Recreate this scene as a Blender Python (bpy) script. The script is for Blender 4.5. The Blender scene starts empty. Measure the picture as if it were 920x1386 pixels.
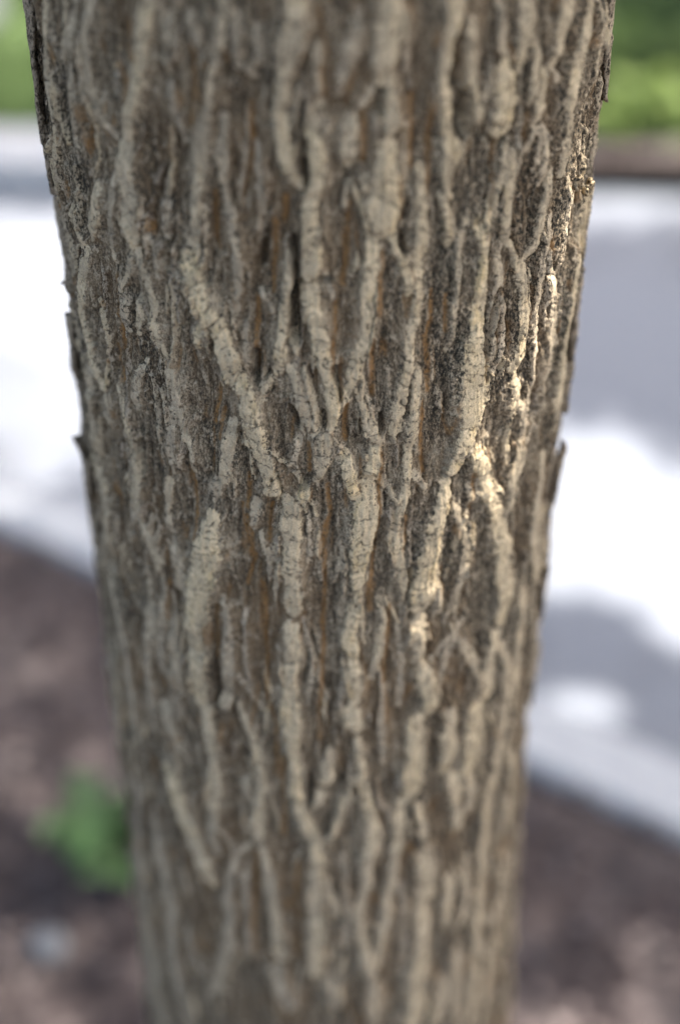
import bpy, math, random
import numpy as np
from mathutils import Vector

# ------------------------------------------------------------------ camera, sky, sun, exposure
sc = bpy.context.scene
COL = sc.collection
F_PX, PCX, PCY = 1925.0, 460.0, 693.0            # photo pixels (920 x 1386)
PITCH = math.radians(34.6); CAM = np.array([0.0, -0.635, 1.5])
cam = bpy.data.cameras.new('camera'); camo = bpy.data.objects.new('camera', cam); COL.objects.link(camo)
camo.location = CAM; camo.rotation_euler = (math.pi/2 - PITCH, 0, 0)
cam.sensor_fit = 'VERTICAL'; cam.sensor_height = 36.0; cam.lens = 50.0
cam.clip_start = 0.02; cam.clip_end = 600
cam.dof.use_dof = True; cam.dof.focus_distance = 0.610; cam.dof.aperture_fstop = 2.2
sc.camera = camo
SUN_EL, SUN_AZ = math.radians(56), math.radians(14)      # azimuth: 0 = +x (right), 90 = away from camera
TO_SUN = np.array([math.cos(SUN_EL)*math.cos(SUN_AZ), math.cos(SUN_EL)*math.sin(SUN_AZ), math.sin(SUN_EL)])
w = bpy.data.worlds.new('World'); sc.world = w; w.use_nodes = True
nt = w.node_tree; bg = nt.nodes['Background']
sky = nt.nodes.new('ShaderNodeTexSky'); sky.sky_type = 'NISHITA'; sky.sun_disc = False
sky.sun_elevation = SUN_EL; sky.sun_rotation = math.pi/2 - SUN_AZ
sky.air_density = 0.9; sky.dust_density = 5.0; sky.ozone_density = 0.3
nt.links.new(sky.outputs[0], bg.inputs[0]); bg.inputs[1].default_value = 0.15
sl = bpy.data.lights.new('sun', 'SUN'); so = bpy.data.objects.new('sun', sl); COL.objects.link(so)
sl.energy = 5.0; sl.angle = math.radians(0.53); sl.color = (1.0, 0.95, 0.88)
so.rotation_euler = Vector(-TO_SUN).to_track_quat('-Z', 'Y').to_euler()
sc.view_settings.view_transform = 'Standard'; sc.view_settings.look = 'None'
sc.view_settings.exposure = 2.22; sc.view_settings.gamma = 1.0

# ------------------------------------------------------------------ helpers
rng = np.random.default_rng(7); random.seed(7)
FW = np.array([0, math.cos(PITCH), -math.sin(PITCH)]); UPV = np.array([0, math.sin(PITCH), math.cos(PITCH)])
def tag(o, label=None, cat=None, group=None, kind=None):
    for k, v in (('label', label), ('category', cat), ('group', group), ('kind', kind)):
        if v: o[k] = v
    return o
def link(name, me, mat=None, parent=None):
    o = bpy.data.objects.new(name, me); COL.objects.link(o)
    if mat and me is not None: me.materials.append(mat)
    if parent: o.parent = parent
    return o
def empty(name, loc=(0, 0, 0)):
    o = bpy.data.objects.new(name, None); COL.objects.link(o); o.location = loc; o.empty_display_size = .05
    return o
def mesh_np(name, V, Fq, smooth=True):
    """V (n,3), Fq (m,k) numpy -> mesh"""
    me = bpy.data.meshes.new(name); V = np.ascontiguousarray(V, np.float32); Fq = np.ascontiguousarray(Fq, np.int32)
    m, k = Fq.shape
    me.vertices.add(len(V)); me.vertices.foreach_set('co', V.ravel())
    me.loops.add(m*k); me.loops.foreach_set('vertex_index', Fq.ravel())
    me.polygons.add(m); me.polygons.foreach_set('loop_start', np.arange(0, m*k, k, dtype=np.int32))
    me.polygons.foreach_set('use_smooth', np.full(m, smooth)); me.update(calc_edges=True); return me
def hsh(ix, iy, seed):
    h = (ix.astype(np.int64)*374761393 + iy.astype(np.int64)*668265263 + seed*1442695041) & 0xffffffff
    h = ((h ^ (h >> 13))*1274126177) & 0xffffffff
    return ((h ^ (h >> 16)) & 0xffff).astype(np.float32)/65535.0
def perlin(x, y, seed=0):
    xi, yi = np.floor(x), np.floor(y); xf, yf = (x-xi).astype(np.float32), (y-yi).astype(np.float32)
    xi = xi.astype(np.int64); yi = yi.astype(np.int64)
    u = xf*xf*xf*(xf*(xf*6-15)+10); v = yf*yf*yf*(yf*(yf*6-15)+10)
    def g(a, b, dx, dy):
        t = hsh(a, b, seed)*6.2831853; return np.cos(t)*dx + np.sin(t)*dy
    n0 = g(xi, yi, xf, yf)*(1-u) + g(xi+1, yi, xf-1, yf)*u
    n1 = g(xi, yi+1, xf, yf-1)*(1-u) + g(xi+1, yi+1, xf-1, yf-1)*u
    return (n0*(1-v) + n1*v)*1.5
def sstep(a, b, x):
    t = np.clip((x-a)/(b-a), 0, 1); return t*t*(3-2*t)
class NT:
    """tiny node-graph helper"""
    def __init__(s, name, rough=.9, spec=.2):
        s.m = bpy.data.materials.new(name); s.m.use_nodes = True; s.t = s.m.node_tree
        s.b = s.t.nodes['Principled BSDF']; s.b.inputs['Roughness'].default_value = rough
        s.b.inputs['Specular IOR Level'].default_value = spec
        tc = s.t.nodes.new('ShaderNodeTexCoord'); s.obj = tc.outputs['Object']
    def n(s, typ, ins=(), **kw):
        nd = s.t.nodes.new('ShaderNode'+typ)
        for k, v in kw.items(): setattr(nd, k, v)
        for k, v in (ins.items() if isinstance(ins, dict) else enumerate(ins)):
            if v is None: continue
            if hasattr(v, 'is_output'): s.t.links.new(v, nd.inputs[k])
            else: nd.inputs[k].default_value = v
        return nd
    def noise(s, scale, detail=3, rough=.55, stretch=(1, 1, 1), off=0):
        mp = s.n('Mapping', {'Vector': s.obj, 'Scale': stretch, 'Location': (off, off*.7, off*.3)})
        return s.n('TexNoise', {'Vector': mp.outputs[0], 'Scale': scale, 'Detail': detail, 'Roughness': rough}).outputs[0]
    def math(s, op, a, b=None, c=None, clamp=False):
        return s.n('Math', (a, b, c), operation=op, use_clamp=clamp).outputs[0]
    def rng(s, v, a, b, c=0., d=1.):
        return s.n('MapRange', {0: v, 1: a, 2: b, 3: c, 4: d}).outputs[0]
    def mix(s, f, a, b, bt='MIX'):
        nd = s.n('Mix', data_type='RGBA', blend_type=bt)
        for i, v in ((0, f), (6, a), (7, b)):
            if hasattr(v, 'is_output'): s.t.links.new(v, nd.inputs[i])
            else: nd.inputs[i].default_value = v if i == 0 or len(v) == 4 else (*v, 1)
        return nd.outputs[2]
    def ramp(s, f, stops):
        nd = s.n('ValToRGB', (f,)); e = nd.color_ramp.elements
        while len(e) < len(stops): e.new(.5)
        for el, (p, c) in zip(e, stops): el.position = p; el.color = (*c, 1)
        return nd.outputs[0]
    def out(s, col, bump=None, strength=.5, dist=.001):
        s.t.links.new(col, s.b.inputs['Base Color'])
        if bump is not None:
            b = s.n('Bump', {'Height': bump, 'Strength': strength, 'Distance': dist}); s.t.links.new(b.outputs[0], s.b.inputs['Normal'])
        return s.m

# ------------------------------------------------------------------ materials
def bark_material():
    g = NT('furrowed_bark', .88, .22)
    A = g.n('Attribute', attribute_name='bark_a'); B = g.n('Attribute', attribute_name='bark_b')
    sa = g.n('SeparateColor', (A.outputs[0],)); sb = g.n('SeparateColor', (B.outputs[0],))
    ridge, tone, orange = sa.outputs; crack, rnd, fib = sb.outputs
    n_fine = g.noise(1250, 4, .66, (1, 1, .45)); n_grain = g.noise(2300, 3, .65, (1, 1, .8), 3.1)
    n_med = g.noise(160, 3, .55, (1, 1, .45), 7.7); n_big = g.noise(28, 2, .5, (1, 1, .5), 1.3)
    n_lich = g.noise(560, 4, .72, (1, 1, .7), 5.5)
    f = g.math('ADD', g.math('MULTIPLY', n_fine, .56), g.math('MULTIPLY', n_grain, .38)); f = g.math('ADD', f, g.math('MULTIPLY', fib, .16)); f = g.math('ADD', f, g.rng(B.outputs['Alpha'], 0, 1, -.045, .06))
    fur = g.ramp(f, [(.37, (.018, .013, .008)), (.44, (.080, .058, .036)), (.52, (.175, .132, .085)), (.61, (.36, .285, .19)), (.76, (.56, .465, .33))])
    fur = g.mix(g.rng(n_big, .42, .66, 0, .58), fur, (.17, .105, .052), 'MIX')
    cream = g.mix(g.rng(n_med, .35, .68), (.62, .49, .315), (.70, .545, .33))
    cream = g.mix(g.rng(n_med, .56, .70, 0, .6), cream, (.62, .44, .21))
    grey = g.mix(g.rng(n_med, .35, .65), (.27, .218, .160), (.49, .405, .305))
    rc = g.mix(g.math('MULTIPLY', tone, g.rng(n_big, .44, .68, 1.08, .62)), grey, cream)
    k = g.rng(rnd, 0, 1, .82, 1.12); kc = g.n('CombineColor', (k, k, k)).outputs[0]
    rc = g.mix(1.0, rc, kc, 'MULTIPLY')
    gk = g.rng(n_grain, .32, .60, .68, 1.10); rc = g.mix(1.0, rc, g.n('CombineColor', (gk, gk, gk)).outputs[0], 'MULTIPLY')
    # broken border between pale plate and furrow
    m = g.math('ADD', ridge, g.math('MULTIPLY', g.math('SUBTRACT', n_fine, .5), 1.3))
    m = g.math('ADD', m, g.math('MULTIPLY', g.math('SUBTRACT', n_lich, .5), 1.1))
    m = g.rng(m, .38, .62)
    col = g.mix(m, fur, rc)
    # dark lichen specks, in drifts
    sp = g.math('MULTIPLY', g.rng(n_lich, .44, .38), g.rng(n_med, .40, .55, .3, 1))
    col = g.mix(g.math('MULTIPLY', sp, .85), col, (.026, .023, .020))
    lm = g.math('MULTIPLY', A.outputs['Alpha'], g.rng(g.math('ADD', g.math('MULTIPLY', n_lich, .5), g.math('MULTIPLY', n_fine, .5)), .54, .46))  # lichen drifts and painted rim shade, from the mask alpha
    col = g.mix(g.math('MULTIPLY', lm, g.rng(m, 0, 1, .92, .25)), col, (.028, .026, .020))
    om = g.math('MULTIPLY', orange, g.rng(n_fine, .36, .56))
    col = g.mix(om, col, g.mix(n_med, (.20, .095, .030), (.36, .20, .075)))
    col = g.mix(g.math('MULTIPLY', crack, .75), col, (.032, .027, .022))
    bump = g.math('ADD', g.math('MULTIPLY', n_fine, .6), g.math('MULTIPLY', n_grain, .4))
    return g.out(col, bump, .9, .0013)
M_BARK = bark_material()
def simple(name, c1, c2, scale, rough=.9, spec=.2, bump=0, dist=.002, c3=None, s3=1.):
    g = NT(name, rough, spec); n = g.noise(scale, 5, .6)
    col = g.mix(g.rng(n, .3, .7), c1, c2)
    if c3: col = g.mix(g.rng(g.noise(s3, 3, .5, off=4.), .5, .68), col, c3)
    return g.out(col, n if bump else None, bump, dist)
def leaf_mat(name, c1, c2, scale, trans=.35):
    g = NT(name, .55, .35); n = g.noise(scale, 3, .6)
    oi = g.n('NewGeometry'); r = oi.outputs['Random Per Island']
    col = g.mix(g.math('ADD', g.math('MULTIPLY', n, .5), g.math('MULTIPLY', r, .5)), c1, c2)
    g.out(col); tr = g.n('BsdfTranslucent', (col,)); mx = g.n('MixShader', (trans, g.b.outputs[0], tr.outputs[0]))
    o = [x for x in g.t.nodes if x.type == 'OUTPUT_MATERIAL'][0]; g.t.links.new(mx.outputs[0], o.inputs[0]); return g.m
M_PATH = simple('worn_pale_paving', (.108, .118, .138), (.160, .170, .190), 60, .9, .25, .4, .002, (.085, .09, .102), 2.2)
M_KERB = simple('concrete_kerb', (.27, .275, .285), (.36, .365, .37), 40, .9, .2, .4, .002)
M_SOIL = simple('dark_mulch_soil', (.036, .028, .027), (.080, .063, .060), 45, .95, .1, .8, .006, (.08, .068, .066), 9)
M_LAWN = simple('lawn_soil', (.022, .038, .012), (.042, .062, .020), 30, .95, .1, .5, .004)
M_GROUND = simple('far_ground', (.025, .04, .013), (.045, .062, .022), 2, .95, .1)
M_GRASS = leaf_mat('grass_blades', (.035, .062, .018), (.08, .12, .036), 6)
M_LEAF = leaf_mat('crown_leaves', (.035, .075, .015), (.075, .14, .03), 3)
M_SHRUB = leaf_mat('shrub_leaves', (.018, .040, .018), (.042, .080, .030), 5)
M_PLANT = leaf_mat('seedling_leaves', (.06, .125, .042), (.12, .20, .075), 9)
M_LIME = leaf_mat('lime_leaves', (.15, .23, .05), (.27, .33, .11), 9)
M_STONE = simple('pale_stone', (.085, .09, .10), (.14, .145, .155), 60, .8, .3, .5, .002)
M_TWIG = simple('brown_twig', (.08, .055, .035), (.15, .11, .075), 120, .9, .1)
def chip_mat():
    g = NT('wood_chips', .9, .15); r = g.n('NewGeometry').outputs['Random Per Island']
    c = g.ramp(r, [(0., (.040, .031, .030)), (.4, (.078, .061, .058)), (.75, (.122, .098, .092)), (1., (.185, .152, .142))])
    return g.out(c)
M_CHIP = chip_mat()

# ------------------------------------------------------------------ ground, path, kerbs
NEAR = [(-40, 2.1), (-8, 2.25), (-3.2, 2.25), (-1.9, 2.1), (-1.2, 1.86), (-.633, 1.50), (-.2, 1.20), (.288, .868), (.48, .735), (1.4, .09), (3, -1.1), (8, -5.6), (30, -27)]
FAR = [(-40, 4.5), (-8, 3.9), (-3, 3.5), (-1.05, 3.30), (0, 3.28), (.9, 3.30), (1.8, 3.1), (2.8, 2.5), (4.5, 1.1), (9, -3.0), (32, -25)]
def curve_pts(P, step=.12):
    P = np.array(P, float); Q = []
    for i in range(len(P)-1):
        p0, p1, p2, p3 = P[max(i-1, 0)], P[i], P[i+1], P[min(i+2, len(P)-1)]
        n = max(2, min(40, int(np.linalg.norm(p2-p1)/step)))
        t = np.linspace(0, 1, n, endpoint=False)[:, None]
        m1 = (p2-p0)/2*min(1, np.linalg.norm(p2-p1)/max(1e-6, np.linalg.norm(p2-p0)/2)); m2 = (p3-p1)/2*min(1, np.linalg.norm(p2-p1)/max(1e-6, np.linalg.norm(p3-p1)/2))
        Q.append((2*t**3-3*t**2+1)*p1 + (t**3-2*t**2+t)*m1 + (-2*t**3+3*t**2)*p2 + (t**3-t**2)*m2)
    Q.append(P[-1:]); return np.vstack(Q)
near_c, far_c = curve_pts(NEAR), curve_pts(FAR)
def offset(c, d):
    t = np.gradient(c, axis=0); t /= np.linalg.norm(t, axis=1)[:, None]
    return c + np.stack([-t[:, 1], t[:, 0]], 1)*d
def strip(name, sections, mat, closed=False):
    """loft: list of (curve_xy, z)"""
    n = len(sections[0][0]); V = np.vstack([np.column_stack([c, np.full(n, z) if np.isscalar(z) else z]) for c, z in sections])
    Fq = []; k = len(sections)
    i = np.arange(n-1)
    for s in range(k-1): Fq.append(np.stack([s*n+i, s*n+i+1, (s+1)*n+i+1, (s+1)*n+i], 1))
    return link(name, mesh_np(name, V, np.vstack(Fq), False), mat)
me = mesh_np('ground', np.array([[-300, -300, -.16], [300, -300, -.16], [300, 300, -.16], [-300, 300, -.16]]), np.array([[0, 1, 2, 3]]))
tag(link('ground', me, M_GROUND), kind='structure')
def resample(c, n):
    d = np.r_[0, np.cumsum(np.linalg.norm(np.diff(c, axis=0), axis=1))]; t = np.linspace(0, d[-1], n)
    return np.stack([np.interp(t, d, c[:, 0]), np.interp(t, d, c[:, 1])], 1)
# path surface between the kerbs (slight camber)
a, b = resample(offset(near_c, .06), 160), resample(offset(far_c, .06), 160)
secs = [(a*(1-t)+b*t, -.10+.02*math.sin(math.pi*t)) for t in np.linspace(0, 1, 7)]
tag(strip('path', secs[::-1], M_PATH), kind='structure')
# near kerb: 0.14 wide, top level with mulch, rounded arris
k = near_c
tag(strip('kerb', [(offset(k, .145), -.13), (offset(k, .14), -.005), (offset(k, .128), .012), (offset(k, .01), .014), (offset(k, 0), .004), (offset(k, 0), -.13)], M_KERB), kind='structure')
k = far_c[far_c[:, 0] < .3]
tag(strip('kerb_far', [(offset(k, .26), -.13), (offset(k, .26), .014), (offset(k, .25), .018), (offset(k, .014), .016), (offset(k, 0), -.004), (offset(k, -.004), -.13)], M_KERB), kind='structure')
def bed(name, c, side, depth, rows, mat, z0, amp, seed):
    cs = offset(c, side*.002); S = []
    for r in np.linspace(0, 1, rows):
        q = offset(c, side*.0)+np.array([0, side*depth*r**2.2]); 
        z = z0 + amp*(perlin(q[:, 0]*4, q[:, 1]*4, seed)+.5*perlin(q[:, 0]*13, q[:, 1]*13, seed+1))*min(1, r*14)
        S.append((q, z))
    return strip(name, S, mat)
tag(bed('mulch_bed', near_c, -1, 14, 60, M_SOIL, -.012, .012, 3), kind='structure')
lawn = bed('lawn', offset(far_c, .02), 1, 80, 50, M_LAWN, -.004, .012, 9); tag(lawn, kind='structure')

# ------------------------------------------------------------------ the trunk: profile fitted to its silhouette
ZK = [-.2, 0, .10, .25, .42, .54, .66, .78, .90, 1.02, 1.14, 1.26, 1.32, 1.38, 1.5, 1.8, 2.2, 2.5]
CXK = [-.004, -.004, -.004, -.004, -.0054, -.0069, -.0084, -.0101, -.0113, -.0103, -.0087, -.0093, -.0086, -.0074, -.007, -.006, -.003, 0]
RK = [.21, .185, .162, .142, .1316, .1294, .1271, .1248, .1228, .1237, .1240, .1240, .1256, .127, .127, .125, .128, .135]
FLOOR = .0042
def t_cx(z): return np.interp(z, ZK, CXK)
def t_r(z): return np.interp(z, ZK, RK) - FLOOR
def pix2surf(x, y):
    """photo pixel -> (theta, z) on the trunk; theta 0 faces the camera, + to the right"""
    d = FW + np.array([1, 0, 0])*(x-PCX)/F_PX - UPV*(y-PCY)/F_PX
    z = 1.1
    for _ in range(6):
        cx, R = float(t_cx(z)), float(t_r(z)) + .003
        ox, oy = CAM[0]-cx, CAM[1]; a = d[0]**2+d[1]**2; b = ox*d[0]+oy*d[1]; c = ox*ox+oy*oy-R*R
        q = b*b-a*c; t = (-b - math.sqrt(max(q, 0)))/a
        z = CAM[2]+t*d[2]
    px, py = ox+t*d[0], oy+t*d[1]
    return math.atan2(px, -py), z
RU = .12                                            # metres of arc per radian in the (u, z) map
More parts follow.
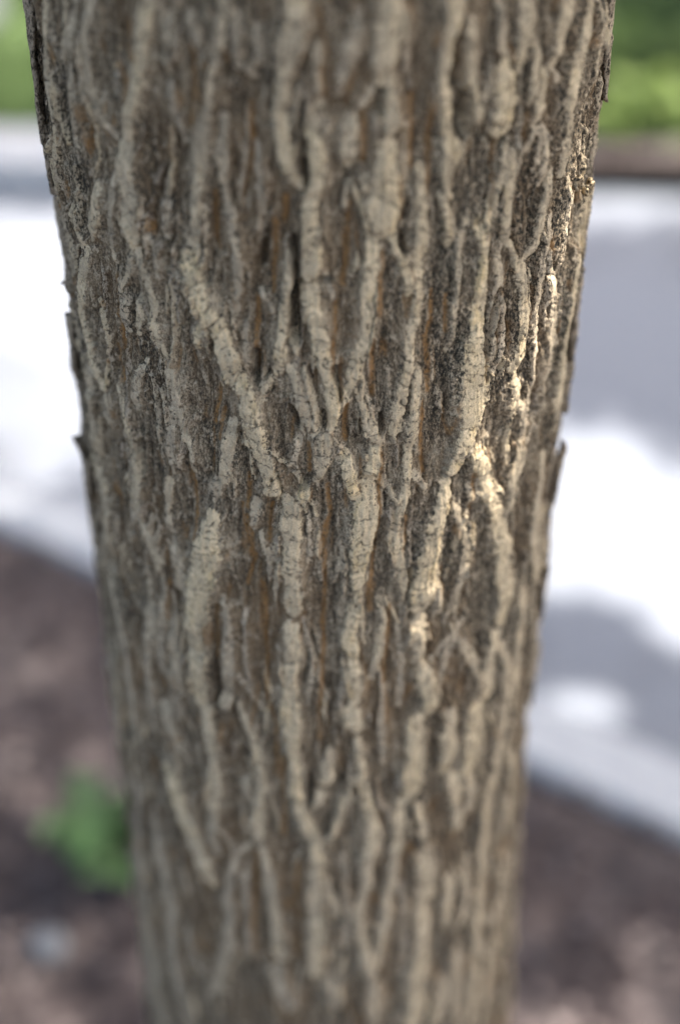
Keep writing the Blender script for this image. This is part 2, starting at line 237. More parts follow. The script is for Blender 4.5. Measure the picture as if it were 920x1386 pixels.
# traced bark ridges: "tone height | x,y,halfwidth ..." in photo pixels
RIDGES = """
.6 4|57,0,5 62,70,5 66,120,5 72,170,5 73,215,4 75,260,4
.4 4|118,0,8 116,60,6 120,120,6 134,158,6 153,184,6 158,195,7
.7 5|200,0,13 191,70,11 178,135,9 169,184,9
.75 5|168,192,10 170,215,11 171,246,11 175,262,11 176,288,12 179,316,12 178,330,8
.5 3.5|177,335,5 173,365,5 160,393,5 156,402,4
.6 4|181,333,6 189,360,7 197,379,7 203,396,7 208,421,7 211,452,6 220,478,6
.45 4|221,480,7 228,500,9 237,528,10 234,560,7 231,600,7 230,640,6
.55 3.5|238,540,6 242,560,6 252,590,5 260,612,5 258,640,5
.35 3|255,20,6 262,50,6 272,75,7
.55 4|300,0,9 294,60,9 284,105,9 277,158,9 274,200,9 268,240,8 264,280,9 261,310,9 257,340,8
.95 6|252,346,9 258,362,11 265,376,11 279,412,12 296,444,13 307,475,13 319,510,13
.95 6|321,512,13 332,535,13 343,576,12 355,610,12 364,640,12 368,665,11
.35 3|318,20,6 317,70,5 325,90,5 343,110,5
.45 3.5|301,160,8 300,225,8 302,260,7 310,290,8 315,320,8 319,350,9 321,375,9 318,400,9 315,425,8
.7 5|403,0,15 395,42,14 386,85,12 380,127,11 377,158,11
.75 5|380,165,11 381,178,11 383,198,10 389,226,10 402,248,9
.5 4|410,158,9 422,160,11 436,168,11 441,190,8
.8 5|421,175,9 428,195,9 427,212,11 427,250,11 419,272,12
.85 5.5|417,278,12 420,315,12 423,345,11 420,375,11 420,386,12
.9 5.5|420,392,11 426,424,11 431,452,11 438,486,11 448,520,10 451,556,9 449,578,9
.4 4|485,30,11 474,70,11 462,110,9 455,130,8
.55 4.5|475,165,11 472,190,11 470,220,10
.75 5|533,0,15 525,42,15 521,80,15 519,110,13
.5 4|507,115,8 498,130,7 486,150,6
.7 5|527,120,7 530,150,10 530,170,11 528,185,7
.85 5.5|526,198,12 522,240,17 516,270,20 515,295,20 513,312,17
.7 4|494,236,7 495,262,8
.8 5|505,322,10 502,360,11 500,390,11 497,425,10 489,465,10 480,500,9 472,527,8 463,545,7
.8 5|530,312,6 534,335,6 543,355,6 552,375,7 558,395,8
.7 4.5|566,360,8 566,395,9 560,430,9 555,460,9 552,500,9 545,530,10 538,560,12 535,583,12
.65 4.5|566,500,5 562,540,7 557,585,9 554,610,10
.7 4.5|554,617,10 552,650,8 545,680,8 535,705,8 531,724,9 539,752,9 546,785,8 551,806,7
.5 3.5|560,638,6 572,658,6 576,668,5
.6 4.5|488,545,7 499,575,9 508,592,9 513,608,8
.9 5.5|466,614,7 470,635,9 477,658,9 483,672,8
.9 5.5|508,612,9 506,624,10 500,648,11
.9 5.5|496,660,12 494,682,16 494,702,16 490,735,14 484,775,11 483,800,9
.8 5|477,822,10 473,860,10 478,893,9
.75 5|479,898,9 482,927,9 481,952,9
.8 5|475,966,14 481,985,12
.65 5|484,1005,8 488,1045,9 485,1062,8
.6 4.5|479,1064,5 470,1076,6 461,1095,7 453,1125,7 446,1140,6
.65 5|494,1066,7 498,1080,7 504,1110,9 501,1143,10 496,1180,10 497,1207,10
.55 4.5|492,1215,7 485,1240,8 488,1268,8 497,1300,9 504,1332,10 506,1390,10
.6 4.5|546,1086,7 538,1135,9 532,1177,9 524,1215,9 518,1260,8 508,1310,8
.85 6|388,678,12 393,690,14 396,720,13 394,775,12 396,790,12 397,828,11
.8 5.5|395,850,11 395,873,11 393,907,11 393,938,11
.75 5.5|392,950,12 394,975,12 396,1006,9 399,1048,8 400,1067,8 408,1100,9 422,1130,11
.7 5.5|426,1138,11 430,1160,13 428,1188,13 426,1228,10 428,1270,12 427,1316,14
.55 4|437,1185,8 443,1202,8 453,1222,8 457,1244,8
.7 5|448,1018,8 445,1035,10 439,1064,9
.6 4|434,1075,6 426,1094,6
.4 4|446,1330,9 450,1345,9 458,1366,10
.7 5|392,345,7 389,387,8 386,430,9 381,472,10 378,502,9
.5 4|369,508,7 361,520,7 354,540,7
.6 4.5|392,500,8 402,520,8 412,553,9 421,580,9 428,590,9
.55 5.5|444,580,8 440,594,12 437,614,13 434,640,8 428,656,6
1 5|413,668,9 410,676,9
.4 3|352,395,6 366,418,6 370,432,5
.4 3|438,370,6 448,395,6 453,408,5
.6 4.5|316,570,8 312,600,10 306,630,10 303,652,9
.4 4|292,656,12 288,672,14
.9 6|287,700,11 284,718,13 280,755,17 272,785,17 269,800,15 264,836,12 264,873,10
.85 5.5|265,880,10 270,913,11 272,950,9
.7 5.5|277,962,9 282,985,10 290,1026,9 292,1062,10 289,1110,8 289,1138,7 294,1158,5
.5 4.5|299,812,6 305,830,8 309,845,10 309,893,10 307,932,9
.5 4|304,945,10 300,962,9
.6 4.5|322,955,6 334,980,7 343,1000,8 351,1040,8 353,1072,8 348,1115,10 348,1136,10
.45 4|331,1056,7 337,1087,7
.5 4|334,1146,5 324,1158,5 314,1173,6 308,1211,9 311,1250,9 308,1284,8 297,1324,7 288,1346,9
.6 5|354,1152,9 359,1166,9 368,1200,10 373,1242,10 379,1296,13
.4 4|374,1312,10 377,1335,11 387,1366,14
1 7|224,1036,4 232,1052,7 243,1075,9 257,1115,11 274,1157,11 285,1193,9
.35 4.5|182,1060,7 185,1100,8 187,1143,9 195,1214,9 204,1270,10 209,1327,11 215,1390,11
.35 4|203,1095,5 210,1130,7 218,1171,8 232,1228,10 232,1284,9 242,1340,9 250,1390,9
.3 3.5|249,1256,6 263,1295,7 278,1325,7
.45 4|146,765,6 148,785,7 160,836,9 168,873,7 174,916,6 179,950,7 181,1003,6
.35 4|138,840,5 142,860,6 151,899,6 157,950,6 162,1006,6 168,1060,6
.5 4.5|130,615,7 134,632,8 141,661,8 144,695,7 147,746,7
.5 4|116,524,5 119,545,6 126,580,7 126,608,7
.75 4|94,280,3 103,308,3 113,336,4
.65 4|129,252,6 126,297,6 121,318,6
.65 4.5|116,340,5 113,365,6 111,395,7 110,418,7 118,458,6 124,489,6 134,521,6
.5 3.5|137,530,6 144,548,5 141,574,5
.4 3|118,500,5 121,530,5
.6 4|156,525,3 164,550,4 172,577,4 180,610,6 186,642,6 183,670,7 187,694,6 197,718,7 211,760,8
.35 3|180,640,5 178,690,6 170,735,5
.4 3.5|200,820,8 203,850,8 198,890,7 
.45 4|232,735,6 240,760,8 246,785,8 249,810,6
.6 4|228,655,7 226,690,6 231,720,6
.4 3.5|232,845,6 238,890,7 241,938,6
.45 4|218,955,7 225,975,8 236,1000,7 248,1028,6
.35 3|167,405,8 163,440,8
.55 3|187,405,6 187,430,7 183,452,5
.45 3|193,488,5 182,518,6 181,555,5
1 3.5|269,448,6 266,472,5
.6 2.5|259,412,5 256,428,5
.4 3|199,318,4 208,342,6 212,374,5
.3 3|241,362,4 226,378,5
.35 3|222,275,11 222,320,10
.3 3|226,120,7 238,158,7 249,192,6
.4 3.5|404,594,7 399,618,7 395,638,6
.45 3.5|346,682,8 344,700,9 340,716,7
.5 3.5|350,726,6 364,748,6 379,768,6
.4 3|462,760,5 453,792,5
.6 4|514,812,6 519,840,6 510,890,7 501,920,7
.95 5.5|648,300,7 652,345,5 650,380,7 648,412,9
1 6|647,418,10 643,446,10 640,486,14 641,520,18 637,545,18 635,566,15 625,605,12 613,637,9
.85 5.5|605,655,9 603,670,9 594,695,11 586,730,12 575,770,14 570,800,16 567,830,11
.8 5.5|567,840,11 565,873,10 568,892,9
.95 6.5|571,900,9 578,940,12 579,963,10
.8 5.5|564,975,11 561,1000,13 561,1036,14 558,1075,11
.6 4.5|565,1092,6 570,1115,7 576,1142,7
.75 5.5|575,1158,12 575,1185,13 574,1215,13
.65 5.5|572,1226,11 571,1256,11 565,1312,13 560,1390,14
.45 5|677,335,4 675,355,6 673,380,7 667,420,9 664,470,9 660,508,9
.35 4|684,400,4 682,440,5 676,480,6 672,505,6
.5 4|634,300,4 624,318,6 620,370,6 620,400,5 614,440,5 609,478,5
.65 5|690,200,7 688,240,7 687,262,7 684,300,6 685,325,5
.8 4.5|686,328,5 697,350,5 704,362,5
.7 4.5|746,235,5 742,260,5 733,294,6 725,325,6 712,352,6
.8 5|708,366,6 706,400,6 707,445,6 704,478,7 697,498,8
.7 5|698,512,6 695,540,7 697,556,8
.4 3|681,328,4 675,345,4
.45 4.5|748,297,5 744,325,5 733,352,6 731,380,5 725,420,5 722,490,5 720,545,6
.45 4.5|750,365,6 748,430,6 742,490,6 738,530,5
.75 5|792,262,5 790,285,6 784,330,6 776,365,5 768,415,5 762,465,6 757,515,6 752,540,6 752,580,6
.3 5|785,378,4 782,410,4 780,445,4 776,490,4 770,530,4
.9 5|648,612,8 651,628,10 656,645,9
.9 5|658,652,9 667,682,8 675,702,9
.6 4.5|710,598,8 705,615,9 697,645,8 687,685,7 680,705,8
.85 5|677,712,9 679,735,9 682,775,9 682,805,9 680,838,9
.6 4.5|672,860,7 665,885,8 660,905,8 661,938,9
.55 4|616,862,6 624,870,7 636,887,7 650,915,7 658,935,7
.5 4.5|680,870,5 686,905,6 687,945,6 679,985,8 673,1035,9 672,1062,8
.4 2.5|630,842,4 605,870,4 584,896,4
.4 2.5|616,872,4 602,902,5 594,932,5
.4 2.5|625,850,4 600,890,4
.5 3.5|612,675,5 622,700,6 632,735,6 628,775,7 620,800,7 619,825,8
.5 3|637,662,4 641,682,6
.4 3.5|590,792,6 594,808,6 599,832,6
.7 5|612,965,9 608,985,11 604,1012,12 604,1040,10
.6 4|609,1048,7 614,1070,8 620,1095,8 622,1122,8
.75 5|645,958,9 642,980,10 637,1015,11 634,1040,11
.5 4|638,1050,7 636,1075,7 633,1105,6
.6 5|670,1050,7 660,1085,8 654,1140,8 648,1185,7 645,1260,8 640,1330,8 638,1390,8
.5 4.5|695,1020,6 692,1050,7 688,1085,7 685,1128,7
.5 4.5|692,1148,4 678,1195,7 668,1250,8 660,1300,7 655,1390,7
.5 4|609,1190,7 606,1230,8 604,1258,7
.5 4|633,1165,6 630,1225,6 619,1264,6
.4 4|602,1325,8 595,1390,8
.4 4|621,1290,8 617,1345,8 620,1390,8
.6 4.5|738,615,6 734,645,7 727,675,7 721,730,8 727,780,8
.45 3.5|726,570,5 714,602,5
.55 4.5|716,785,7 712,800,8 705,835,8 700,880,6 697,930,5 692,980,6 690,1012,6
.35 4|730,795,4 726,820,4 722,880,4 716,930,4
.4 3.5|703,545,6 709,565,6 711,592,5
.7 5|622,0,14 616,30,9 609,52,7 602,98,8 602,140,9 605,178,11
.65 4.5|611,192,14 608,225,11 605,250,8 612,272,6
.65 4.5|570,225,7 567,255,9 568,283,9 570,316,9 565,350,8
.6 4|600,262,7 606,285,7 609,332,6
.6 4.5|641,28,8 636,65,8 637,105,9 648,145,9 651,168,7
.5 4|637,165,7 640,188,6
.5 4|682,0,8 680,26,6 681,65,6 690,86,5
.65 5|714,0,11 710,40,11 704,75,9 703,94,6
.8 5|686,96,12 684,137,14 680,172,14
.55 4|690,195,8 682,235,8 680,264,7
.45 3.5|704,212,6 695,242,5
.6 4.5|727,58,6 723,98,7 720,140,6
.65 4.5|736,98,6 730,137,7 731,160,8
.6 3.5|727,170,4 720,188,4 708,212,5
.5 3.5|731,172,4 731,192,4 729,232,5
.6 3.5|736,172,4 739,186,5 742,210,6 734,248,6
.6 4.5|772,0,8 760,40,8 750,88,8
.4 3.5|755,98,5 754,118,4
.75 5|803,0,6 790,45,7 778,91,7 772,130,6 766,180,6 765,228,7
.5 4|819,0,5 814,45,5 810,85,5 804,125,4
.4 4|775,248,5 772,275,5 765,320,5 758,370,5
.5 3.5|430,60,7 428,100,7 432,140,6
.4 3|350,40,7 348,90,7
.35 3|225,20,6 222,60,6 226,100,5
.35 3|90,20,5 92,80,5 96,150,5 99,220,5
.4 3|150,240,5 146,300,5 148,350,5
.35 3|345,200,7 350,240,7 357,285,6 352,330,6
.4 3|470,250,5 468,290,5
.35 3|330,440,6 330,500,6
.3 3|410,840,4 425,900,5 416,960,5
.4 3|540,850,5 545,900,6 540,960,6
.4 3|520,930,5 516,990,6 520,1040,5
.3 3|330,830,6 331,880,6 334,930,5
.35 3|330,1180,6 334,1240,6 336,1300,6
.35 3|420,700,5 418,760,6
.35 3|220,800,5 216,850,6 215,910,6
.35 3|255,1090,4 262,1080,4
.35 3|195,880,5 200,930,6 205,990,6 
.3 3|545,1200,6 548,1260,6 545,1320,6
.3 3|465,1160,6 470,1220,6 468,1290,6
"""
ORANGE = """474,275 465,390|455,413 452,470 451,515|518,345 515,430|505,463 505,540|347,405 345,510|371,300 369,400|385,270 383,300|469,550 466,600
517,605 514,680 512,720 505,770 502,800|443,660 446,700 437,735 440,790 438,830 436,900 433,960 432,1005|333,700 341,760 333,797|352,797 357,850 360,907 360,955 371,985 377,1060
382,1030 384,1140|402,1170 402,1300|345,1160 340,1290|254,640 262,680 265,730|296,520 285,577|334,645 333,690|325,690 336,760|292,822 291,940|574,550 576,640|590,395 587,445 581,460 582,535
551,705 546,745|528,820 520,920 524,980|501,790 501,830|168,30 171,85|164,110 162,140|112,125 115,215|256,60 256,170|226,170 227,220|155,395 158,475|288,260 290,330|434,90 435,135|493,160 492,220|338,140 338,220
560,130 560,230|222,790 224,840|200,300 202,320|300,560 297,600|150,470 160,520|540,240 545,300|645,640 640,700|418,600 420,640|366,690 362,740|608,400 604,450"""
PITS = """5 5|411,192 413,225 413,252
4 4|518,122 517,150
8 6|618,62 617,108
8 6|632,130 630,165 633,182
5 4|655,165 656,186
5 8|757,290 752,330 745,350 737,400 731,460 727,520 727,560
4 6|674,395 664,440 656,480 654,512
4 4|690,430 686,470 680,500
6 4|632,625 630,640
4 6|345,480 345,516
5 5|456,505 456,542
4 5|544,320 545,345
4 4|437,575 436,562
3 4|518,565 516,590
6 4|415,655 408,662
6 4|368,640 371,660
4 6|292,900 289,958
4 5|555,770 553,795
6 5|582,870 578,890
4 4|683,670 680,690
5 5|655,870 652,905
4 5|420,1055 418,1090
4 5|463,1055 460,1070
4 4|441,1110 440,1130
5 4|513,1180 512,1195
4 4|505,1260 505,1285
5 6|160,640 170,690 174,720
4 5|190,640 186,600
4 4|398,560 404,578
5 6|700,340 698,300 702,270
4 4|445,380 404,380
7 7|47,10 50,60 55,95 62,130
4 5|360,300 352,360
5 6|399,330 398,400 400,460"""
def parse(s, k):
    out = []
    for ln in s.strip().split('\n'):
        head, body = ln.split('|') if k else (None, ln)
        out.append((tuple(float(v) for v in head.split()) if head else (), [tuple(float(v) for v in p.split(',')) for p in body.split()]))
    return out
# --- grid in (theta, z)
th_d = np.linspace(-1.62, 1.62, 720)
th = np.r_[np.linspace(-math.pi, -1.62, 34)[:-1], th_d, np.linspace(1.62, math.pi, 34)[1:]]
zs = [.64]
while zs[-1] < 1.375: zs.append(zs[-1] + np.interp(zs[-1], [.64, .85, 1.05, 1.38], [.00095, .00075, .00052, .00050]))
z_ax = np.r_[np.linspace(-.2, .64, 100)[:-1], zs, np.linspace(zs[-1], 2.5, 120)[1:]]
TH, Z = np.meshgrid(th, z_ax); U = (TH*RU).astype(np.float32); Z = Z.astype(np.float32)
nz, nth = TH.shape
mm = 1e-3
wu = .8*mm*perlin(U/(9*mm), Z/(22*mm), 1) + .42*mm*perlin(U/(3.2*mm), Z/(7*mm), 2) + .25*mm*perlin(U/(1.3*mm), Z/(2.6*mm), 3)
wz = 1.6*mm*perlin(U/(7*mm), Z/(9*mm), 4) + .7*mm*perlin(U/(2.4*mm), Z/(3*mm), 5)
UW, ZW = U + wu, Z + wz
hgt = np.zeros_like(U); rid = np.full(U.shape, -1, np.int32); rmask = np.zeros_like(U); along = np.zeros_like(U); across = np.zeros_like(U); tone = np.full(U.shape, .3, np.float32)
skirt = np.zeros_like(U)
def sub(u0, u1, z0, z1):
    i0, i1 = np.searchsorted(z_ax, (z0, z1)); j0, j1 = np.searchsorted(th*RU, (u0, u1))
    return slice(max(i0-1, 0), i1+1), slice(max(j0-1, 0), j1+1)
def seg_dist(sl, a, b):
    x, y = UW[sl], ZW[sl]; dx, dy = b[0]-a[0], b[1]-a[1]; L2 = dx*dx+dy*dy+1e-12
    t = np.clip(((x-a[0])*dx+(y-a[1])*dy)/L2, 0, 1); L = math.sqrt(L2)
    return np.hypot(x-a[0]-t*dx, y-a[1]-t*dy), t, L, ((x-a[0])*dy-(y-a[1])*dx)/L
traced = parse(RIDGES, 1)
for r, ((tn, H), pts) in enumerate(traced):
    H *= (.68+.24*tn)*mm; Q = []
    for x, y, hw in pts:
        c = pix2surf(x, y); l = pix2surf(x-hw, y); q = pix2surf(x+hw, y)
        wd = (q[0]-l[0])/2*RU; wd = min(max(wd, hw*.00030), hw*.00058)
        Q.append((c[0]*RU, c[1], wd*(.82 if tn < .75 else .93)))
    s0 = 0.; LT = sum(math.dist(a[:2], b[:2]) for a, b in zip(Q[:-1], Q[1:]))
    for a, b in zip(Q[:-1], Q[1:]):
        mw = max(a[2], b[2])*1.4+.009
        sl = sub(min(a[0], b[0])-mw, max(a[0], b[0])+mw, min(a[1], b[1])-mw, max(a[1], b[1])+mw)
        d, t, L, sd = seg_dist(sl, a, b); hw = a[2]*(1-t)+b[2]*t
        side = np.where(sd > 0, 40.5, 0.)+r*7.3; zz = Z[sl]
        rag = .30*perlin(zz/(11*mm), side, 71) + .24*perlin(zz/(3.6*mm), side, 72) + .14*perlin(zz/(1.3*mm), side, 73)
        soft = np.clip(.48 + .95*perlin(zz/(17*mm), side+5, 75) + (.32 if tn < .6 else -.05), 0, 1)
        tt = d/(hw*(1.0+rag))
        ends = np.clip(np.minimum((s0+t*L)/(.16*LT), (LT-s0-t*L)/(.16*LT)), 0, 1); fade = 1-(1-ends)*(.75 if tn < .6 else .45)
        fade = fade*(1+.13*perlin(zz/(14*mm), side*0+r*3.7, 74))
        pf = sstep(0, 1, ((1.26+.75*soft)-tt)/(.50+1.05*soft)); wf = .42+.42*soft; h = H*fade*(wf+(1-wf)*pf)*(1-.07*np.clip(tt, 0, 1)**2)
        skirt[sl] = np.maximum(skirt[sl], H*fade*wf*np.clip(1-(d-hw*(1+rag))/(7.5*mm), 0, 1)**1.25)
        h = np.where(tt < 1.6, h*sstep(1.6, 1.25, tt), 0); up = (h > hgt[sl]) & (tt < 1.5)
        hgt[sl] = np.where(up, h, hgt[sl]); rid[sl] = np.where(up, r, rid[sl]); rmask[sl] = np.where(up, sstep(0, 1, ((1.24+.42*soft)-tt)/(.42+.85*soft))*min(1, .42+.64*tn), rmask[sl])
        along[sl] = np.where(up, s0+t*L, along[sl]); across[sl] = np.where(up, sd, across[sl]); tone[sl] = np.where(up, tn, tone[sl])
        s0 += L
hgt = np.maximum(hgt, skirt)
# --- thin secondary strands and splinters between the main ridges
rs = np.random.default_rng(5)
def strand(u, z, n, step, lean):
    P = [(u, z)]
    for _ in range(n):
        lean = .75*lean + rs.normal()*.10; u += lean*step; z -= step*rs.uniform(.7, 1.2); P.append((u, z))
    return P
sec = np.zeros_like(U); sect = np.zeros_like(U)
for q in range(620):
    P = strand(rs.uniform(-.175, .175), rs.uniform(.66, 1.40), rs.integers(2, 7), rs.uniform(.004, .010), rs.normal()*.28)
    w0 = rs.uniform(.7, 1.8)*mm; hh = rs.uniform(1.3, 3.0)*mm; tn = rs.uniform(.05, .8); k = len(P)-1
    for c, (a, b) in enumerate(zip(P[:-1], P[1:])):
        sl = sub(min(a[0], b[0])-.005, max(a[0], b[0])+.005, min(a[1], b[1])-.005, max(a[1], b[1])+.005)
        d, t, L, sd = seg_dist(sl, a, b); v = (c+t)/k; wv = w0*(.35+.65*np.sin(np.pi*np.clip(v*.86+.1, 0, 1)))
        pf = sstep(1.5, .6, d/wv*(1+.25*perlin(Z[sl]/(2.2*mm), Z[sl]*0+q, 77)))
        up = pf*hh > sec[sl]; sec[sl] = np.where(up, pf*hh, sec[sl]); sect[sl] = np.where(up, tn, sect[sl])
secm = np.clip(sec/(1.3*mm), 0, 1)
fr = rmask < .45
hgt = np.where(fr, hgt + sec*(1-rmask), hgt)
# --- narrow dark fissures
fis = np.zeros_like(U)
for q in range(520):
    right = rs.random() < .5
    P = strand(rs.uniform(.05, .17) if right else rs.uniform(-.17, .12), rs.uniform(.66, 1.40), rs.integers(2, 8), rs.uniform(.004, .009), rs.normal()*.16)
    w0 = rs.uniform(.6, 1.5)*mm; dp = rs.uniform(.6, 1.0)
    for a, b in zip(P[:-1], P[1:]):
        sl = sub(min(a[0], b[0])-.004, max(a[0], b[0])+.004, min(a[1], b[1])-.004, max(a[1], b[1])+.004)
        d, t, L, sd = seg_dist(sl, a, b); fis[sl] = np.maximum(fis[sl], dp*sstep(1.6*w0, .3*w0, d))
fis *= sstep(.55, .15, rmask)
hgt -= fis*5.0*mm
# --- untraced sides, foot and top: ridges from noise
wx = np.clip(sstep(1.34, 1.52, np.abs(TH)) + sstep(.70, .62, Z) + sstep(1.345, 1.40, Z), 0, 1).astype(np.float32)
pr = np.abs(perlin((U+.006*perlin(U/.03, Z/.08, 11))/.017, Z/.13, 12)) ; pr = sstep(.26, .08, pr)
hgt = np.where(rid < 0, np.maximum(hgt, wx*pr*4.6*mm), hgt); rmask = np.where(rid < 0, np.maximum(rmask, wx*pr), rmask); tone = np.where((rid < 0) & (wx > .3), .5, tone)
# --- plates: cross cracks on the ridges
seed = rid.astype(np.int64)+5
sp = 4.6*mm
lq = (along + .55*across*np.where(seed % 2 == 0, 1, -.6) + .9*mm*perlin(U/(4*mm), Z/(3*mm), 21))/sp
li = np.floor(lq); best = np.full(U.shape, 9., np.float32); cell = np.zeros_like(U); bj = np.zeros_like(U)
for k in (-1, 0, 1):
    c = li+k; jit = c + .15 + .7*hsh(c, seed, 31); dd = np.abs(lq-jit)
    new = dd < best; best = np.where(new, dd, best); bj = np.where(new, hsh(c, seed, 37), bj)
    cell = np.where((lq > jit), np.maximum(cell, c*1.0+1000), cell)
best *= sp
has = (rid >= 0) & (rmask > .25)
part = sstep(-.05, .3, perlin(U/(5*mm), Z/(2.5*mm), 23) + 1.1*bj - .56)
crack = np.where(has, sstep(.42*mm, .10*mm, best)*part, 0)
plate = hsh(cell, seed, 41)
hgt = hgt + np.where(has, rmask*(plate-.5)*.28*mm, 0) - crack*.7*mm
# fine lengthwise splits on the ridge tops
ls = np.abs(perlin(UW/(3.4*mm), Z/(26*mm), 25)); lsm = has*sstep(.05, .012, ls)*sstep(.0, .35, perlin(U/(9*mm), Z/(16*mm), 26))
hgt -= lsm*.7*mm; crack = np.maximum(crack, lsm*.8)
# --- fibrous furrow floor
fl = 1-rmask
fib = perlin((U+wu*1.2)/(2.0*mm), (Z+wz)/(24*mm), 51)
fib2 = perlin((U+wu)/(1.0*mm), (Z+wz)/(9*mm), 52); fib3 = perlin(U/(5.5*mm), Z/(34*mm), 53)
gran = perlin(U/(1.3*mm), Z/(1.6*mm), 54); gran2 = perlin(U/(4*mm), Z/(6*mm), 55)
hgt += fl*mm*(.80*fib + .50*fib2 + 1.2*np.abs(fib3) + .38*gran + .45*gran2 - .5)
hgt += rmask*mm*(.20*gran + .30*fib2 + .22*gran2 + .48*fib)
hgt -= (1-wx)*fl*1.3*mm*np.clip(1-skirt/(2.2*mm), 0, 1)      # fissures cut deepest between the ridges
# scaly flakes in the furrows
fk = perlin((U+.5*wu)/(3.2*mm)+.6*fib3, Z/(7*mm), 57); flake = sstep(.18, .30, fk)*fl
hgt += flake*.75*mm
fibt = np.clip(.5 + .55*fib + .35*fib2 + .25*flake, 0, 1)
tone = np.where(rid < 0, .3, tone)
rmask = np.where(rid < 0, rmask*.7, rmask)
rm2 = np.maximum(np.maximum(rmask, flake*.40), np.where(fr, secm*(.48+.30*sect), 0))*(1-.9*fis)
tone = np.where((rid < 0) & (secm > .3), sect, tone)
# --- orange inner-bark streaks and deep pits
orange = np.zeros_like(U)
for ln in ORANGE.replace('\n', '|').split('|'):
    Q = [pix2surf(*[float(v) for v in p.split(',')]) for p in ln.split()]; Q = [(a*RU, b) for a, b in Q]
    for a, b in zip(Q[:-1], Q[1:]):
        sl = sub(min(a[0], b[0])-.006, max(a[0], b[0])+.006, min(a[1], b[1])-.006, max(a[1], b[1])+.006)
        d, t, L, sd = seg_dist(sl, a, b)
        orange[sl] = np.maximum(orange[sl], sstep(1.6*mm, .5*mm, d)*(1-.85*rmask[sl]))
orange = np.maximum(orange, .75*fl*sstep(.30, .48, perlin(U/(5*mm), Z/(30*mm), 61))*sstep(.12, -.1, np.abs(fib3)-.15))
hgt -= orange*.6*mm
for (hw, dp), pts in parse(PITS, 1):
    Q = [pix2surf(*p) for p in pts]; Q = [(a*RU, b) for a, b in Q]; hw *= .00040
    for a, b in zip(Q[:-1], Q[1:]):
        sl = sub(min(a[0], b[0])-.009, max(a[0], b[0])+.009, min(a[1], b[1])-.009, max(a[1], b[1])+.009)
        d, t, L, sd = seg_dist(sl, a, b)
        hgt[sl] -= np.where(rmask[sl] < .8, dp*1.25*mm*sstep(1.5*hw, .3*hw, d), 0)
sd_ = sstep(1.05, 1.25, np.abs(TH)); hgt += sd_*mm*(2.0*sstep(.0, .10, perlin(U/(9*mm), Z/(60*mm), 91)) + 1.0*sstep(.05, .15, perlin(U/(7*mm), Z/(32*mm), 92)) - 1.2)
R = t_r(Z) + hgt
X = t_cx(Z) + R*np.sin(TH); Y = -R*np.cos(TH)
V = np.stack([X, Y, Z], -1).reshape(-1, 3)
# grid normals
P3 = V.reshape(nz, nth, 3); dth = np.gradient(P3, axis=1); dz = np.gradient(P3, axis=0)
NRM = np.cross(dth, dz); NRM /= np.linalg.norm(NRM, axis=2)[..., None]+1e-12; NRM = NRM.reshape(-1, 3).astype(np.float32)
lich_shade = np.clip(.14 + .66*sstep(.10, .80, TH) + .6*sstep(-.95, -1.25, TH) + .9*perlin(U/(22*mm), Z/(60*mm), 81) + .5*perlin(U/(8*mm), Z/(18*mm), 82), 0, 1)  # lichen drifts, thicker to the right, with rim shade painted into the edges
A = np.stack([rm2, tone, orange, lich_shade], -1).reshape(-1, 4).astype(np.float32)
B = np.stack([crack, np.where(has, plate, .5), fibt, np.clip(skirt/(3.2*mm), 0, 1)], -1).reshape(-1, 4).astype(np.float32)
i, j = np.meshgrid(np.arange(nz-1), np.arange(nth-1), indexing='ij')
FQ = np.stack([i*nth+j, i*nth+j+1, (i+1)*nth+j+1, (i+1)*nth+j], -1).reshape(-1, 4)
fid = np.where(hgt+0 > -1, rid, -1)[:-1, :-1].copy()
fid[(rmask[:-1, :-1] < .34)] = -1
fid = fid.reshape(-1)
def bark_piece(name, faces, parent):
    vi, inv = np.unique(faces, return_inverse=True)
    me = mesh_np(name, V[vi], inv.reshape(-1, 4))
    for nm, arr in (('bark_a', A), ('bark_b', B)):
        at = me.attributes.new(nm, 'FLOAT_COLOR', 'POINT'); at.data.foreach_set('color', arr[vi].ravel())
    me.normals_split_custom_set_from_vertices(NRM[vi])
    return link(name, me, M_BARK, parent)
tree = empty('shade_tree', (0, 0, 0))
tag(tree, 'grey-brown tree trunk with deeply furrowed bark and pale cream ridges beside the path', 'tree')
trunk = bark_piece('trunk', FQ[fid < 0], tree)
order = np.argsort(fid, kind='stable'); cnt = np.bincount(fid[fid >= 0], minlength=len(traced)); start = (fid < 0).sum()
for r in range(len(traced)):
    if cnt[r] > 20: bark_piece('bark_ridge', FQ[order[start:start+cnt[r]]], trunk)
    start += cnt[r]

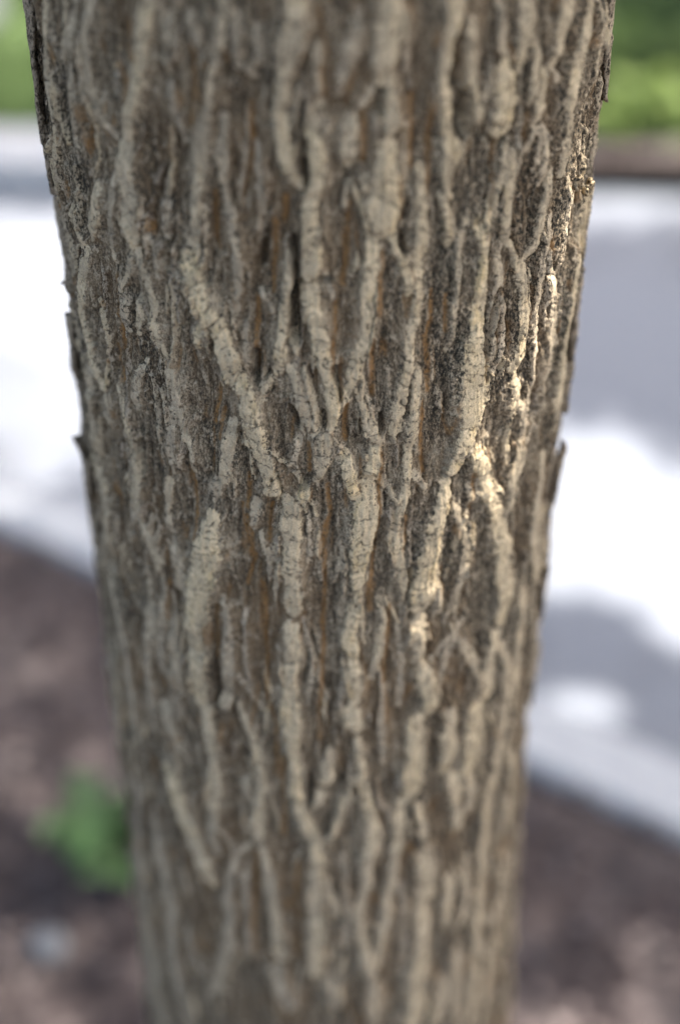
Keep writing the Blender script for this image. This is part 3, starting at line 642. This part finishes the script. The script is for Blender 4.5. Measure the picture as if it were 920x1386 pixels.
# --- loose bark flakes standing proud along the silhouette
def surf(x, y, lift=0.):
    t, z = pix2surf(x, y); r = float(t_r(z))+.003+lift
    return np.array([float(t_cx(z))+r*math.sin(t), -r*math.cos(t), z]), t
def bark_flake(x, y, w_, h_, lift, lean, seed, tn=.3, thick=.0018):
    rs = np.random.default_rng(seed); p, t = surf(x, y, lift)
    nrm = np.array([math.sin(t), -math.cos(t), 0]); tan = np.array([math.cos(t), math.sin(t), 0])
    n, m = 7, 13; g = []
    for a in range(m):
        s = a/(m-1)-.5; e0 = -.5+.05*rs.normal(); e1 = .5+.05*rs.normal()
        tap = 1-.55*max(0, abs(s)-.25)*2
        for b_ in range(n):
            u = (e0+(e1-e0)*b_/(n-1))*tap
            bend = lean*s*h_ + .0002*rs.normal()
            g.append(p + tan*u*w_ + np.array([0, 0, 1])*(s*h_ + .0004*rs.normal()) + nrm*(bend+.0011*math.sin(6*u+s*5)))
    g = np.array(g); VV = np.vstack([g, g - nrm*thick*(1+.2*rs.normal(size=(len(g), 1)))]); k = m*n; Fc = []
    for a in range(m-1):
        for b_ in range(n-1):
            q = a*n+b_; Fc += [(q, q+1, q+n+1, q+n), (k+q, k+q+n, k+q+n+1, k+q+1)]
    rim = [b_ for b_ in range(n)] + [a*n+n-1 for a in range(1, m)] + [(m-1)*n+b_ for b_ in range(n-2, -1, -1)] + [a*n for a in range(m-2, 0, -1)]
    for a, b_ in zip(rim, rim[1:]+rim[:1]): Fc.append((b_, a, k+a, k+b_))
    me = mesh_np('bark_flake', VV, np.array(Fc))
    for nm, c in (('bark_a', (.55, tn, .1, 1)), ('bark_b', (0, .5, .45, .4))):
        at = me.attributes.new(nm, 'FLOAT_COLOR', 'POINT'); at.data.foreach_set('color', np.tile(np.array(c, np.float32), len(VV)))
    return link('bark_flake', me, M_BARK, trunk)
for s, (x, y, w_, h_, lift, lean, tn) in enumerate([
        (112, 604, .006, .012, .0022, .35, .2), (121, 645, .009, .026, .0016, .02, .2), (88, 470, .008, .034, .0002, .03, .2), (62, 215, .009, .034, .0004, .04, .1),
        (44, 90, .010, .070, .0008, .0, .1), (824, 66, .009, .044, .0012, -.03, .2), (764, 640, .010, .034, .0014, .08, .2), (742, 800, .010, .034, .0010, .05, .2), (784, 425, .009, .048, .0012, .01, .2),
        (790, 305, .010, .040, .0014, .03, .7), (775, 246, .005, .006, .0030, .2, 1), (790, 253, .007, .006, .0028, .3, 1), (726, 910, .010, .045, .0012, .03, .3), (773, 520, .008, .030, .0006, .02, .3)]):
    bark_flake(x, y, w_, h_, lift, lean, 100+s, tn)

# --- limbs and crown overhead (out of the frame; they cast the shade)
def tube(name, pts, radii, mat, parent, sides=12):
    pts = np.array(pts, float); n = len(pts); T = np.gradient(pts, axis=0); T /= np.linalg.norm(T, axis=1)[:, None]
    ref = np.array([.31, .87, .12]); VV = []
    for p, t, r in zip(pts, T, radii):
        a = np.cross(t, ref); a /= np.linalg.norm(a); b_ = np.cross(t, a)
        for q in range(sides):
            an = 2*math.pi*q/sides; VV.append(p + r*(1+.06*math.sin(3*an+p[2]*9))*(a*math.cos(an)+b_*math.sin(an)))
    Fc = [(s*sides+q, s*sides+(q+1) % sides, (s+1)*sides+(q+1) % sides, (s+1)*sides+q) for s in range(n-1) for q in range(sides)]
    me = mesh_np(name, np.array(VV), np.array(Fc))
    if mat is M_BARK:
        for nm, c in (('bark_a', (.4, .4, 0, 1)), ('bark_b', (0, .5, .5, .5))):
            at = me.attributes.new(nm, 'FLOAT_COLOR', 'POINT'); at.data.foreach_set('color', np.tile(np.array(c, np.float32), len(VV)))
    return link(name, me, mat, parent)
for q in range(7):
    an = q*2*math.pi/7 + .3; L = 2.6+.5*math.sin(q*2.3); rise = 1.6+.7*math.cos(q*1.7); t = np.linspace(0, 1, 14)
    pts = np.stack([math.cos(an)*L*t**1.15+.12*np.sin(5*t+q), math.sin(an)*L*t**1.15+.12*np.cos(4*t+q), 2.3+rise*t+.9*t*(1-t)], 1); pts[0, :2] *= 0
    tube('limb', pts, .075*(1-t)**.8+.008, M_BARK, tree)
tube('limb', [(0, 0, 2.4), (.05, .02, 3.2), (-.03, .1, 4.2), (.05, .1, 5.4), (0, .05, 6.3)], [.12, .10, .075, .045, .012], M_BARK, tree)
def leaves(name, C, size, mat, parent=None, asp=1.9, droop=.35, rs=rng):
    """one folded lozenge of 4 triangles per leaf centre"""
    n = len(C); d = rs.normal(size=(n, 3)); d[:, 2] = d[:, 2]*.5-droop; d /= np.linalg.norm(d, axis=1)[:, None]
    s = np.cross(d, rs.normal(size=(n, 3))); s /= np.linalg.norm(s, axis=1)[:, None]; nn = np.cross(d, s)
    L = (size*rs.uniform(.7, 1.25, n))[:, None]; W = L/asp/2
    v = np.stack([C-d*L/2, C-d*L*.02+s*W+nn*W*.25, C+d*L/2, C-d*L*.02-s*W+nn*W*.25], 1).reshape(-1, 3)
    q = np.arange(n)[:, None]*4
    return link(name, mesh_np(name, v, np.vstack([q+[0, 1, 2], q+[0, 2, 3]])), mat, parent)
# unseen crown is carved along the sun ray so these areas stay sunlit
SUN_PATCH = [(-.95, 2.52, .75, .74), (-.35, 2.5, .5, .75), (.05, 2.2, .4, .6), (.48, 1.66, .34, .34), (.82, 1.62, .25, .22), (.68, 1.36, .17, .16), (.42, 1.12, .12, .08), (-1.2, 4.7, .5, .5), (.86, 3.48, .28, .22), (.56, .97, .05, .03), (-2.2, 2.7, .8, .5)]
SHADE = [(.80, 2.75, .40, .42), (.70, 2.35, .25, .2), (.62, 1.12, .14, .08), (.42, 1.24, .08, .05), (-1.0, 3.42, .5, .10), (1.2, 2.2, .3, .5), (.48, .86, .17, .07)]
SUN_TRUNK = [(692, 490, .022), (694, 560, .020), (785, 250, .03), (578, 950, .010), (657, 652, .010)]  # leaves left out on the sun ray for glints on the trunk
def crown_points(n):
    c = rng.normal(size=(260, 3)); c /= np.linalg.norm(c, axis=1)[:, None]; c *= rng.uniform(.35, 1, (260, 1))**.6
    cl = c*np.array([4.1, 4.1, 2.4]) + np.array([.5, .3, 4.6]); cl[:, 2] = np.maximum(cl[:, 2], 2.35+.25*rng.random(260))
    pk = rng.integers(0, 260, n); p = cl[pk] + rng.normal(size=(n, 3))*np.array([.34, .34, .24])
    m = 9000; zc = rng.integers(0, len(SHADE), m); S = np.array(SHADE)[zc]; kk = rng.integers(0, 26, m)  # extra leaf clumps added up the sun ray to shade the SHADE areas
    a = hsh(kk, zc, 5)*6.283; rr = np.sqrt(hsh(kk, zc, 6)); hz = 2.5+1.9*hsh(kk, zc, 8)
    q = np.stack([S[:, 0]+S[:, 2]*rr*np.cos(a), S[:, 1]+S[:, 3]*rr*np.sin(a), np.zeros(m)], 1) + TO_SUN*(hz/TO_SUN[2])[:, None] + rng.normal(size=(m, 3))*np.array([.13, .13, .13])
    m = 7000; zc = rng.uniform(.45, 1.6, m); e = np.stack([rng.uniform(-.1, .16, m), rng.uniform(-.14, .06, m), zc], 1)  # more leaves added to keep the sun off the trunk
    e = e + TO_SUN*(rng.uniform(1.2, 3.6, m)/TO_SUN[2])[:, None]; e = e[e[:, 2] > 2.3]
    p = np.vstack([p, q, e]); n = len(p)
    g = p - TO_SUN*((p[:, 2]+.05)/TO_SUN[2])[:, None]
    keep = np.ones(n, bool)
    for x, y, rx, ry in SUN_PATCH: keep &= ((g[:, 0]-x)/rx)**2 + ((g[:, 1]-y)/ry)**2 > 1.0+.25*rng.normal(size=n)
    for x, y, r in SUN_TRUNK:
        q, _ = surf(x, y); v = p-q; d = np.linalg.norm(v-(v@TO_SUN)[:, None]*TO_SUN, axis=1); keep &= d > r+.026
    return p[keep]
leaves('crown', crown_points(52000), .115, M_LEAF, tree)

# ------------------------------------------------------------------ wood-chip mulch
def chips(name, C, mat, smin=.007, smax=.026):
    n = len(C); L = rng.uniform(smin, smax, n)[:, None]; W = L*rng.uniform(.25, .6, (n, 1)); T = L*rng.uniform(.08, .2, (n, 1))
    yaw = rng.uniform(0, 6.283, n); tilt = rng.normal(size=n)*.3
    d = np.stack([np.cos(yaw)*np.cos(tilt), np.sin(yaw)*np.cos(tilt), np.sin(tilt)], 1); s = np.stack([-np.sin(yaw), np.cos(yaw), rng.normal(size=n)*.25], 1); nn = np.cross(d, s)
    o = np.array([[-1, -.8, -1], [1, -1, -1], [.8, 1, -1], [-1, .9, -1], [-.9, -.8, 1], [.9, -.9, 1], [.8, .8, 1], [-.8, .9, 1]])*.5
    v = (C[:, None, :] + o[None, :, 0:1]*(d*L)[:, None] + o[None, :, 1:2]*(s*W)[:, None] + o[None, :, 2:3]*(nn*T)[:, None]).reshape(-1, 3)
    f = np.array([[0, 3, 2, 1], [4, 5, 6, 7], [0, 1, 5, 4], [1, 2, 6, 5], [2, 3, 7, 6], [3, 0, 4, 7]])
    return link(name, mesh_np(name, v, (np.arange(n)[:, None, None]*8+f[None]).reshape(-1, 4), False), mat)
n = 42000; x = rng.uniform(-2.2, 2.2, n); y = rng.uniform(-1.2, 2.2, n)
yk = np.interp(x, near_c[:, 0], near_c[:, 1]); ok = (y < yk-.012) & (np.hypot(x, y) > .19)
C = np.stack([x, y, rng.uniform(-.006, .016, n)], 1)[ok]
tag(chips('wood_chips', C, M_CHIP), 'dark brown wood-chip mulch spread around the tree foot', 'mulch', kind='stuff')

k = far_c[(far_c[:, 0] > .2) & (far_c[:, 0] < 3.6)]
tag(strip('verge_bed', [(offset(k, .02), .0), (offset(k, .06), .014), (offset(k, .10), .016), (offset(k, .15), .012), (offset(k, .18), -.01)][::-1], M_SOIL), kind='structure')
# ------------------------------------------------------------------ lawn blades
n = 60000; x = rng.uniform(-4, 3.5, n); y = rng.uniform(3.3, 7.5, n); yk = np.interp(x, far_c[:, 0], far_c[:, 1])
ok = (y > yk+.28) & ~((x > .25) & (y < yk+.15)) & (np.hypot(x+1.12, (y-4.62)*.7) > .16); x, y = x[ok], y[ok]; n = len(x)
yaw = rng.uniform(0, 6.283, n); h = rng.uniform(.03, .075, n); wv = .004+.003*rng.random(n); ln = rng.normal(size=(n, 2))*.02
v = np.stack([np.stack([x-np.cos(yaw)*wv, y-np.sin(yaw)*wv, np.full(n, -.01)], 1), np.stack([x+np.cos(yaw)*wv, y+np.sin(yaw)*wv, np.full(n, -.01)], 1), np.stack([x+ln[:, 0], y+ln[:, 1], h], 1)], 1).reshape(-1, 3)
tag(link('grass', mesh_np('grass', v, np.arange(3*n).reshape(-1, 3)), M_GRASS), 'green mown grass beyond the far edge of the path', 'grass', kind='stuff')

# ------------------------------------------------------------------ shrubs, plants, stones
def shrub(name, loc, rx, ry, h, n, size, mat, label, cat, group=None, stems=7):
    o = empty(name, loc); tag(o, label, cat, group)
    k = max(14, n//90); c = rng.normal(size=(k, 3)); c /= np.linalg.norm(c, axis=1)[:, None]; c *= rng.uniform(.45, .95, (k, 1))
    cl = c*np.array([rx, ry, h*.46]) + np.array([0, 0, h*.52])
    p = cl[rng.integers(0, k, n)] + rng.normal(size=(n, 3))*np.array([rx, ry, h*.5])*.16; p[:, 2] = np.maximum(p[:, 2], .02+.1*rng.random(n)*h)
    leaves('foliage', p, size, mat, o, 1.9, .1)
    for q in range(stems):
        a = q*2.4; t = np.linspace(0, 1, 6); r = rng.uniform(.3, .75)
        tube('stem', np.stack([math.cos(a)*rx*r*t, math.sin(a)*ry*r*t, h*.8*t**.8-.02], 1), .012*h*(1.2-t), M_TWIG, o, 6)
    return o
shrub('shrub', (1.50, 4.08, 0), .62, .50, .9, 3600, .055, M_SHRUB, 'dense dark green shrub casting deep shade at the path edge', 'shrub')
shrub('shrub', (1.0, 5.25, 0), .62, .5, .75, 2600, .05, M_SHRUB, 'mid green rounded shrub on the lawn behind the lime plant', 'shrub')
shrub('ground_cover_plant', (.86, 3.50, 0), .15, .10, .20, 620, .06, M_LIME, 'bright lime green low plant between path and shrubs', 'plant', stems=5)
def seedling(loc, label):
    o = empty('leafy_weed', loc); tag(o, label, 'plant'); rng = np.random.default_rng(21)
    for q in range(9):
        a = q*2.399; t = np.linspace(0, 1, 6); L = .04+.045*rng.random(); hh = .06+.12*rng.random()
        p = np.stack([math.cos(a)*L*t, math.sin(a)*L*t, hh*t**.8-.01], 1); tube('stem', p, .0022*(1.3-t), M_PLANT, o, 5)
        k = 9; f = rng.uniform(.35, 1, k); C = np.stack([math.cos(a)*L*f, math.sin(a)*L*f, hh*f**.8], 1)+rng.normal(size=(k, 3))*.012
        tag(leaves('foliage', C, .052, M_PLANT, o, 1.6, .0, rng), kind='stuff')
    return o
seedling((-.315, .68, 0), 'small bright green leafy weed growing in the mulch beside the trunk')
def stone(name, loc, r, label, cat, seed, mat=M_STONE):
    import bmesh
    bm = bmesh.new(); bmesh.ops.create_icosphere(bm, subdivisions=4, radius=1); rs = np.random.default_rng(seed)
    pl = rs.normal(size=(9, 3)); pl /= np.linalg.norm(pl, axis=1)[:, None]; dd = rs.uniform(.62, .9, 9)
    for v in bm.verts:
        c = np.array(v.co)
        for a, d in zip(pl, dd):
            e = c@a-d
            if e > 0: c = c-a*e*.85
        v.co = c*np.array(r)*(1+.03*math.sin(9*c[0]+4*c[1])*math.cos(7*c[2]))
    for f in bm.faces: f.smooth = True
    me = bpy.data.meshes.new(name); bm.to_mesh(me); o = link(name, me, mat); o.location = loc
    return tag(o, label, cat)
stone('stone', (-.372, .545, .012), (.028, .022, .017), 'pale bluish grey stone lying on the dark mulch', 'stone', 3)
stone('boulder', (-1.36, 4.55, .08), (.15, .13, .17), 'pale grey boulder standing on the lawn', 'boulder', 5)
